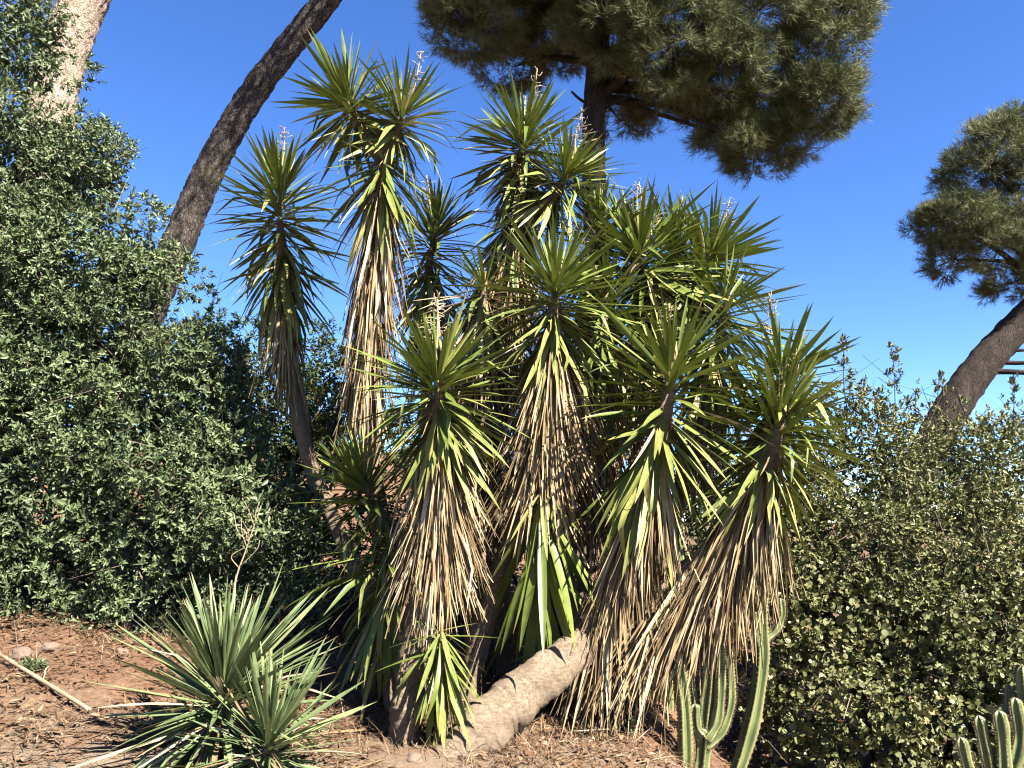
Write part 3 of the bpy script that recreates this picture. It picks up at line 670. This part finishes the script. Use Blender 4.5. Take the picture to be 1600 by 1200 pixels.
def pine(label, trunk_ctrl, r0, r1, clumps, bark, fork, group=None, tuft=.17, dens=1.0, stubs=(), nseg=90, k=28, dead=1.0, needle_n=16, sub_r=.5, tufts_n=34):
    tp = spline(rooted([P(*c) for c in trunk_ctrl]), nseg); b = tp[0].copy(); b[2] = float(ground_z(b[0], b[1]))
    e = thing('pine_tree', b, label, 'pine tree', group)
    rad = np.linspace(r0, r1, nseg)
    v, f = tube(tp, rad, k)
    nrm = norm(v[:-2] - np.repeat(tp, k, 0)); dsp = np.array([mnoise.voronoi(Vector((p[0] * 11 + math.sin(p[2] * 9), p[1] * 11, p[2] * 5 + math.sin(p[0] * 13))))[0] for p in v[:-2]]); dd = np.clip(dsp[:, 1] - dsp[:, 0], 0, .35) / .35
    v[:-2] += nrm * ((dd - .6) * .022 * min(1.6, r0 / .2) + rng.normal(0, .004, len(dd)))[:, None]
    obj('trunk', mesh('pine_trunk', v, f, M[bark]), e)
    fk = np.array(fork) if len(fork) == 3 and not isinstance(fork[0], tuple) else None
    fp = P(*fork)
    Pn, An, Tw0, Tw1 = [], [], [], []
    for (c, rr, amount) in clumps:
        c = P(*c) if len(c) == 3 else np.array(c[1:]); rr = np.array(rr, float)
        src = tp[np.argmin(np.linalg.norm(tp - (fp * .6 + c * .4), axis=1))]
        mid = (src + c) / 2 + np.array([0, 0, .04 * np.linalg.norm(c - src)]) + rng.normal(0, .2, 3)
        br = spline([src, mid, c], 16); v, f = tube(br, np.linspace(max(.05, r1 * .32), .02, 16), 8); obj('branch', mesh('pine_branch', v, f, M[bark]), e)
        m = int(34 * amount * dens); d = rdir(m); d = d[(d[:, 2] > -.55) | (rng.random(m) < .35)]
        for q in d:
            s = c + q * rr * U(.70, 1.03); Tw0.append(c + (s - c) * U(.0, .3)); Tw1.append(s)
            kk = int(tufts_n * U(.7, 1.3)); g_ = rdir(kk); g_ = g_[g_ @ q > -.45]
            Pn.append(s + g_ * sub_r * np.array([1, 1, .7]) * U(.35, 1, (len(g_), 1))); An.append(norm(g_ * .8 + q * .5 + UPV * .45 + rng.normal(0, .25, g_.shape)))
            for j in range(6): Tw0.append(s); Tw1.append(s + g_[j % len(g_)] * sub_r * .8)
    pos = np.vstack(Pn); ax = np.vstack(An); N = len(pos); V_, F_, off, tn = [], [], 0, []
    patch = np.array([mnoise.noise(Vector(p * .9)) for p in pos]) * .4
    for vi in range(4):
        s = np.arange(vi, N, 4); tv, tf = needle_tpl(needle_n); vv, ff = stamp(tv, tf, pos[s], basis(ax[s], rdir(len(s))), tuft * U(.8, 1.25, len(s))); V_.append(vv); F_.append(ff + off); off += len(vv)
        tn.append(np.repeat(np.clip(.5 + patch[s] + rng.normal(0, .15, len(s)), 0, 1), needle_n))
    obj('crown', mesh('pine_crown', np.vstack(V_), np.vstack(F_), M['needle'], tint=np.concatenate(tn)), e, 'stuff')
    # bare twigs of the inner crown
    a = np.array(Tw0); b_ = np.array(Tw1); n2 = int(len(a) * dead); a, b_ = a[:n2], b_[:n2]
    ln = np.linalg.norm(b_ - a, axis=1); x = np.array([[1, 0, 0], [-.5, 0, .87], [-.5, 0, -.87]]); tv = np.vstack([x, x * .7 + [0, .5, 0] + np.array([.0, 0, 2.0]), x * .35 + [0, 1, 0]])
    tf = np.array([[i, (i + 1) % 3, 3 + (i + 1) % 3, 3 + i] for i in range(3)] + [[3 + i, 3 + (i + 1) % 3, 6 + (i + 1) % 3, 6 + i] for i in range(3)])
    v, f = stamp(tv, tf, a, basis(b_ - a + 1e-5, rdir(n2)), np.stack([np.full(n2, .012), ln, np.full(n2, .012)], -1))
    obj('twigs', mesh('pine_twigs', v, f, M['twig'], tint=np.repeat(U(0, .8, n2), len(tf))), e, 'stuff')
    for (c0, c1, rs) in stubs:
        v, f = tube(spline([P(*c0), (P(*c0) + P(*c1)) / 2 + rng.normal(0, .03, 3), P(*c1)], 8), np.linspace(rs, rs * .6, 8), 8); obj('stub', mesh('broken_stub', v, f, M[bark]), e)
    return e

# centre pine: umbrella crown cut by the top of the picture
pine('tall umbrella pine with a broad dark crown behind the central yuccas',
     [(955, 830, 20), (945, 600, 20), (930, 330, 20), (928, 200, 20), (935, 60, 20), (940, -90, 20)], .37, .29,
     [((740, 40, 19.5), (1.15, 1.5, 1.1), 1.2), ((800, -30, 20), (1.9, 2.2, 1.5), 2), ((720, -10, 20.5), (.9, 1.4, 1.0), .8), ((860, 40, 20.5), (1.2, 2, 1.3), 1.2), ((880, -60, 18.5), (1.9, 1.7, 1.3), 1.6), ((960, 30, 18.6), (1.4, 1.2, 1.2), 1.2),
      ((1050, 60, 18.8), (1.5, 1.6, 1.7), 2.0), ((1040, -60, 19.5), (2.2, 2.2, 1.6), 2), ((1130, 110, 19.2), (1.1, 1.3, 1.3), 1.3), ((1180, 20, 19.2), (1.7, 1.8, 1.6), 2.2), ((1290, 60, 19.5), (1.2, 1.6, 1.5), 1.9), ((1330, -20, 20), (1.0, 1.5, .9), 1.2),
      ((1270, 165, 19.8), (1.05, 1.3, 1.0), 1.4), ((1200, 170, 21), (1.0, 1.2, .8), .8), ((1190, 250, 20.5), (.8, .9, .45), .35), ((1130, 205, 20.5), (.8, .9, .5), .45), ((1030, 175, 21), (1.1, 1, .45), .35), ((970, 190, 21.5), (.7, .8, .35), .2), ((800, 105, 21), (.9, 1, .7), .5), ((900, 20, 21), (1.6, 1.8, 1.0), 1.4), ((960, -40, 20), (1.8, 1.8, 1.2), 1.6), ((1225, 215, 20.2), (.9, .9, .6), .9), ((1165, 225, 20.4), (.7, .8, .5), .5), ((1110, 150, 20), (1.0, 1.2, .7), .9), ((1010, 110, 20.5), (.9, 1.2, .7), .7),
      (('w', .3, 17.4, 16.8), (1.8, 1.5, .9), 1.8), (('w', 2.6, 17.2, 17.0), (1.8, 1.5, .9), 1.8), (('w', 4.8, 17.4, 16.8), (1.5, 1.5, .9), 1.7), (('w', 2.0, 19.5, 17.2), (2.4, 1.8, 1.0), 1.8), (('w', -1.5, 19, 16.2), (1.5, 1.5, .9), .8)],  # front crown clumps above the frame, added to shade the visible underside
     'far_bark', (930, 120, 20), tuft=.26, dens=1.5, needle_n=17, dead=1.0, stubs=[((924, 165, 19.9), (893, 143, 19.6), .05), ((938, 150, 20), (1010, 95, 19.4), .16), ((940, 175, 20), (985, 150, 19.7), .05)])
# right pine
pine('leaning pine with a rounded crown rising behind the olive green shrub',
     [(1400, 830, 17), (1470, 670, 17), (1520, 590, 17), (1580, 520, 17), (1660, 440, 17), (1740, 330, 17)], .42, .30,
     [((1545, 260, 16.5), (.95, 1.1, .9), 1.6), ((1590, 220, 16.6), (.9, 1.1, .7), 1.2), ((1500, 350, 16.6), (.8, .9, .6), 1.1), ((1460, 345, 16.7), (.42, .6, .35), .5), ((1490, 405, 17), (.5, .7, .35), .5), ((1570, 380, 16.4), (1.0, 1.0, .8), 1.5), ((1585, 440, 17), (.6, .8, .4), .6), ((1680, 280, 17), (1.6, 1.6, 1.5), 2.2), ((1680, 400, 17), (1.3, 1.3, .9), 1.3)],
     'far_bark', (1660, 440, 17), tuft=.18, dens=1.4, sub_r=.36, stubs=[((1560, 548, 17), (1640, 543, 16.6), .045), ((1545, 565, 17), (1640, 563, 16.5), .06), ((1530, 580, 17), (1640, 585, 16.5), .075)])
# pale leaning pine at the left (its crown is above the picture)
pine('pale barked pine trunk leaning up out of the tall grey green shrub',
     [(10, 760, 11.5), (50, 430, 11.5), (72, 240, 11.5), (92, 110, 11.5), (150, -40, 11.5), (260, -260, 11.5), (360, -420, 11.5)], .42, .30,
     [((300, -560, 11.5), (1.6, 1.6, .8), 1.0), ((450, -620, 12.5), (1.6, 1.6, .8), 1.0), ((20, 20, 13), (.7, .6, .5), .8)], 'pale_bark', (360, -420, 11.5), tuft=.18, dens=.7, tufts_n=12, nseg=200, k=48)
pine('dark barked pine trunk leaning right behind the slim yucca',
     [(110, 760, 14), (190, 580, 14), (270, 400, 14), (330, 260, 14), (400, 140, 14), (510, 0, 14), (640, -160, 14), (760, -330, 14)], .33, .20,
     [(('w', *(P(px_, py_, 14) + np.array(SUN) * q_)), (1.15, 1.15, .7), .8) for px_, py_, q_ in ((300, 330, 9.5), (345, 230, 7.5), (400, 140, 6.5), (455, 70, 6), (520, -10, 5.5), (600, -110, 5))] +  # unseen clumps placed sunward of the trunk, added to cast shade on it
     [((820, -560, 12.5), (2.2, 2.0, .9), 1.6), ((640, -560, 12.2), (2.0, 2.0, .9), 1.4), ((960, -480, 13), (1.6, 1.6, .9), 1.2), ((700, -420, 11.8), (1.2, 1.2, .7), .8)], 'dark_bark', (760, -330, 14), tuft=.18, dens=.9, tufts_n=12, nseg=200, k=48)

# ------------------------------------------------------------------ cacti
def ribbed(pts, r, ribs=5, n=90, tipn=8):
    pts = spline(pts, n); T, U_, V_ = frames(pts); k = ribs * 6; a = np.linspace(0, 2 * math.pi, k, endpoint=False)
    prof = (np.cos(a * ribs) * .5 + .5) ** 1.6
    rr = np.broadcast_to(np.asarray(r, float), (n,)).copy(); rr[-tipn:] *= np.sqrt(np.clip(1 - np.linspace(0, 1, tipn) ** 2, .02, 1)); seg = 1 + .10 * np.sin(np.linspace(0, U(4, 7) * 3.14, n)) * np.linspace(1, .4, n)
    sc_ = .45 + prof[None] * (.58 + .075 * (np.arange(n) % 2)[:, None])
    vv = pts[:, None] + (rr * seg)[:, None, None] * sc_[..., None] * (U_[:, None] * np.cos(a)[None, :, None] + V_[:, None] * np.sin(a)[None, :, None])
    i = np.arange(n - 1)[:, None] * k; j = np.arange(k)[None]; f = np.stack([i + j, i + (j + 1) % k, i + k + (j + 1) % k, i + k + j], -1).reshape(-1, 4)
    edge = np.tile((np.maximum(prof, np.roll(prof, -1)) > .93) * .8, n - 1)
    m = n * k; cap = np.stack([(n - 1) * k + np.arange(k), (n - 1) * k + (np.arange(k) + 1) % k, np.full(k, m)], -1)
    return np.vstack([vv.reshape(-1, 3), pts[-1:] + T[-1] * .004]), [f, cap], np.concatenate([edge, np.full(k, .5)])

def cactus(label, stems, Y, group='candelabra cacti'):
    p0 = P(*stems[0][0][0], Y); base = np.array([p0[0], p0[1], float(ground_z(p0[0], p0[1]))])
    e = thing('candelabra_cactus', base, label, 'cactus', group)
    for pts, r, dy in stems:
        w_ = [P(p[0], p[1], Y + dy) for p in pts]
        if pts is stems[0][0]: w_[0] = base - UPV * .03
        v, f, tn = ribbed(w_, r); st = obj('stem', mesh('cactus_stem', v, f, M['cactus'], tint=tn), e)
        ed = v[:90 * 30].reshape(90, 30, 3)[1::2, ::6].reshape(-1, 3); cn = np.repeat(spline(w_, 90)[1::2], 5, 0); ed = np.repeat(ed, 4, 0); cn = np.repeat(cn, 4, 0); q = len(ed)
        sv, sf = stamp(np.array([[-.0016, 0, 0], [.0016, 0, 0], [0, 1, 0]]), np.array([[0, 1, 2]]), ed, basis(norm(ed - cn) + rng.normal(0, .6, (q, 3)), rdir(q)), np.stack([np.ones(q), U(.010, .022, q), np.ones(q)], -1))
        obj('spines', mesh('cactus_spines', sv, sf, M['twig'], tint=U(.5, 1, q)), st, 'stuff')
cactus('candelabra cactus with crowded green ribbed arms under the straw skirt',
       [([(1096, 1300), (1098, 1180), (1102, 1130), (1110, 1050), (1114, 960)], .062, 0), ([(1102, 1170), (1089, 1140), (1082, 1085), (1068, 1010)], .04, .04), ([(1102, 1165), (1127, 1142), (1142, 1092), (1138, 1010)], .042, 0),
        ([(1104, 1155), (1121, 1125), (1126, 1065), (1124, 1000)], .045, -.06), ([(1100, 1150), (1088, 1135), (1086, 1100)], .04, -.08)], 6.35)
cactus('single tall green cactus column with a straight left edge beside the red soil',
       [([(1070, 1310), (1072, 1200), (1070, 1110), (1060, 1030)], .058, 0)], 6.2)
cactus('tall slender cactus with a small curved side arm near its top',
       [([(1135, 1310), (1155, 1200), (1178, 1120), (1190, 1040), (1190, 980), (1185, 920)], .066, 0), ([(1192, 1000), (1212, 985), (1222, 960), (1220, 935)], .033, 0), ([(1184, 1010), (1178, 985), (1176, 955)], .036, -.05)], 6.6)
cactus('clump of pale green cactus columns standing before the round leaved climber',
       [([(1560, 1290), (1568, 1180), (1560, 1110)], .05, 0), ([(1560, 1260), (1545, 1200), (1528, 1118)], .045, .05), ([(1560, 1270), (1520, 1220), (1500, 1152)], .042, -.05), ([(1565, 1250), (1592, 1160), (1585, 1090)], .05, .05), ([(1570, 1250), (1606, 1160), (1598, 1040)], .055, .1), ([(1560, 1150), (1574, 1120), (1577, 1070)], .03, .2)], 5.9)
cactus('cactus stems half hidden in the dark between the two straw skirts',
       [([(1040, 1010), (1040, 900), (1036, 840)], .05, 0), ([(1042, 980), (1058, 900), (1060, 810)], .055, .1)], 7.6)

# ------------------------------------------------------------------ ground litter, cane, stones, dry stems
n = 62000
lx = U(-6.5, 2.6, n); ly = U(4.4, 9.6, n); lz = ground_z(lx, ly) + .008 + np.abs(rng.normal(0, .010, n))
dr = np.array([mnoise.noise(Vector((x_ * 1.1, y_ * 1.1, 3))) + .5 * mnoise.noise(Vector((x_ * 4, y_ * 4, 7))) for x_, y_ in zip(lx, ly)])
kp = dr + rng.normal(0, .25, n) > -.1; lx, ly, lz, dr = lx[kp], ly[kp], lz[kp] + np.clip(dr[kp], 0, 1) * .02, dr[kp]; n = len(lx)
d = rng.normal(0, 1, (n, 3)); d[:, 2] *= .22
tv = np.array([[-.0035, 0, 0], [.0035, 0, 0], [.003, .5, .02], [-.003, .5, .02], [.001, 1, 0], [-.001, 1, 0]]); tf = np.array([[0, 1, 2, 3], [3, 2, 4, 5]])
kind = rng.random(n); wsc = np.where(kind < .8, U(.5, 1.2, n), U(2, 6, n)); lsc = np.where(kind < .8, U(.05, .16, n), U(.03, .08, n))
v, f = stamp(tv, tf, np.stack([lx, ly, lz], -1), basis(d, UPV + rng.normal(0, .2, (n, 3))), np.stack([wsc, lsc, lsc], -1))
o = obj('pine_litter', mesh('pine_litter', v, f, M['litter'], tint=np.repeat(np.clip(rng.random(n) * .8 + dr * .4, 0, 1), 2))); tag(o, 'dry pine needles and leaf scraps scattered over the soil', 'litter', kind='stuff')

a = P(-40, 935, 7.2); b = P(138, 1125, 5.9); a[2] = ground_z(a[0], a[1]) + .05; b[2] = ground_z(b[0], b[1]) + .03
t_ = np.linspace(0, 1, 60); v, f = tube(a + (b - a) * t_[:, None], .016 + .003 * (np.arange(60) % 12 == 0), 10)
o = obj('bamboo_cane', mesh('bamboo_cane', v, f, M['stalk'])); tag(o, 'pale bamboo cane lying on the needle covered slope', 'cane')

for (px, py, Y_, s, lab) in [(38, 1000, 7.0, .10, 'reddish stone beside the upper end of the bamboo cane'), (82, 990, 7.2, .08, 'flat stone on the slope under the rounded shrub'), (192, 1010, 7.2, .06, 'small stone at the edge of the rounded shrub'), (805, 1020, 7.4, .16, 'pale stone on the soil behind the leaning yucca trunk'), (645, 1185, 5.6, .07, 'small flat stone on the path before the front yucca')]:
    c = P(px, py, Y_); c[2] = ground_z(c[0], c[1]) + s * .25
    u_ = rdir(90); import bmesh
    bm = bmesh.new(); bmesh.ops.create_icosphere(bm, subdivisions=3, radius=1)
    for q in bm.verts: q.co = q.co * (1 + .28 * mnoise.noise(q.co * 1.3 + Vector(c) * 5) + .08 * mnoise.noise(q.co * 4))
    me = bpy.data.meshes.new('stone'); bm.to_mesh(me); bm.free(); me.materials.append(M['stone'])
    o = obj('stone', me); o.location = c; o.scale = (s, s * .8, s * .6); o.rotation_euler = (U(-.3, .3), U(-.3, .3), U(0, 6)); tag(o, lab, 'stone', 'stones on the slope')

def dry_stem(label, ctrl, r, nb, l):
    pts = spline([P(*c) for c in ctrl], 24); pts[0][2] = min(pts[0][2], ground_z(pts[0][0], pts[0][1])); e = thing('dry_stem', pts[0], label, 'dry stem')
    v, f = tube(pts, np.linspace(r, r * .35, 24), 6); obj('stem', mesh('dry_stem', v, f, M['stalk']), e)
    for k in range(nb):
        b, A = at_len(pts, U(0, .55) * .9); s = norm(A * .9 + rng.normal(0, .5, 3)); q = b + s * l * U(.4, 1)
        v, f = tube(spline([b, (b + q) / 2 + rng.normal(0, .02, 3), q], 8), np.linspace(r * .5, r * .2, 8), 5); obj('twig', mesh('dry_twig', v, f, M['stalk']), e)
dry_stem('bare branched dry stem standing up behind the blue green yucca', [(352, 1060, 5.9), (366, 920, 5.9), (384, 860, 5.9), (408, 790, 5.9)], .009, 9, .28)

for k in range(16):
    px_, py_ = [(U(560, 760), U(1140, 1195)), (U(0, 180), U(1000, 1180)), (U(860, 1040), U(1120, 1195)), (U(470, 620), U(1120, 1195))][k % 4]
    c = GP(px_, py_); o = add_leaf('dead', c + UPV * .02, np.array([U(-1, 1), U(-1, 1), .04]), UPV, U(.35, .6), None, 'fallen_leaf', U(.8, 1.2))
    tag(o, ['long dry yucca leaf fallen before the front yucca and the leaning trunk', 'long dry yucca leaf fallen on the slope round the bamboo cane', 'long dry yucca leaf fallen on the red soil under the straw skirts', 'long dry yucca leaf fallen between the blue green yucca and the front trunk'][k % 4], 'fallen leaf', ['fallen leaves before the trunks', 'fallen leaves round the cane', 'fallen leaves under the skirts', 'fallen leaves by the blue green yucca'][k % 4])

# dry grass round the trunk feet and along the shrubs
gp_ = []
for (px_, py_, sx_, q) in [(600, 1120, .35, 260), (760, 1170, .45, 300), (700, 1190, .5, 240), (870, 1150, .4, 200), (560, 1150, .4, 160), (60, 965, .9, 260), (250, 1000, .8, 200), (1000, 1170, .5, 120)]:
    c = GP(px_, py_); gp_.append(c + rng.normal(0, 1, (q, 3)) * np.array([sx_, sx_ * .5, 0]))
gp_ = np.vstack(gp_); q = len(gp_); gp_[:, 2] = ground_z(gp_[:, 0], gp_[:, 1])
dd = rng.normal(0, .8, (q, 3)); dd[:, 2] = U(.15, 1.1, q)
v, f = stamp(np.array([[-.003, 0, 0], [.003, 0, 0], [.002, .5, -.06], [-.002, .5, -.06], [.0006, 1, -.3], [-.0006, 1, -.3]]), np.array([[0, 1, 2, 3], [3, 2, 4, 5]]), gp_, basis(dd, UPV + rng.normal(0, .3, (q, 3))), np.stack([np.ones(q), U(.08, .26, q), U(.08, .26, q)], -1))
o = obj('dry_grass', mesh('dry_grass', v, f, M['litter'], tint=np.repeat(U(.5, 1, q), 2))); tag(o, 'thin dry grass blades round the yucca feet', 'grass', kind='stuff')
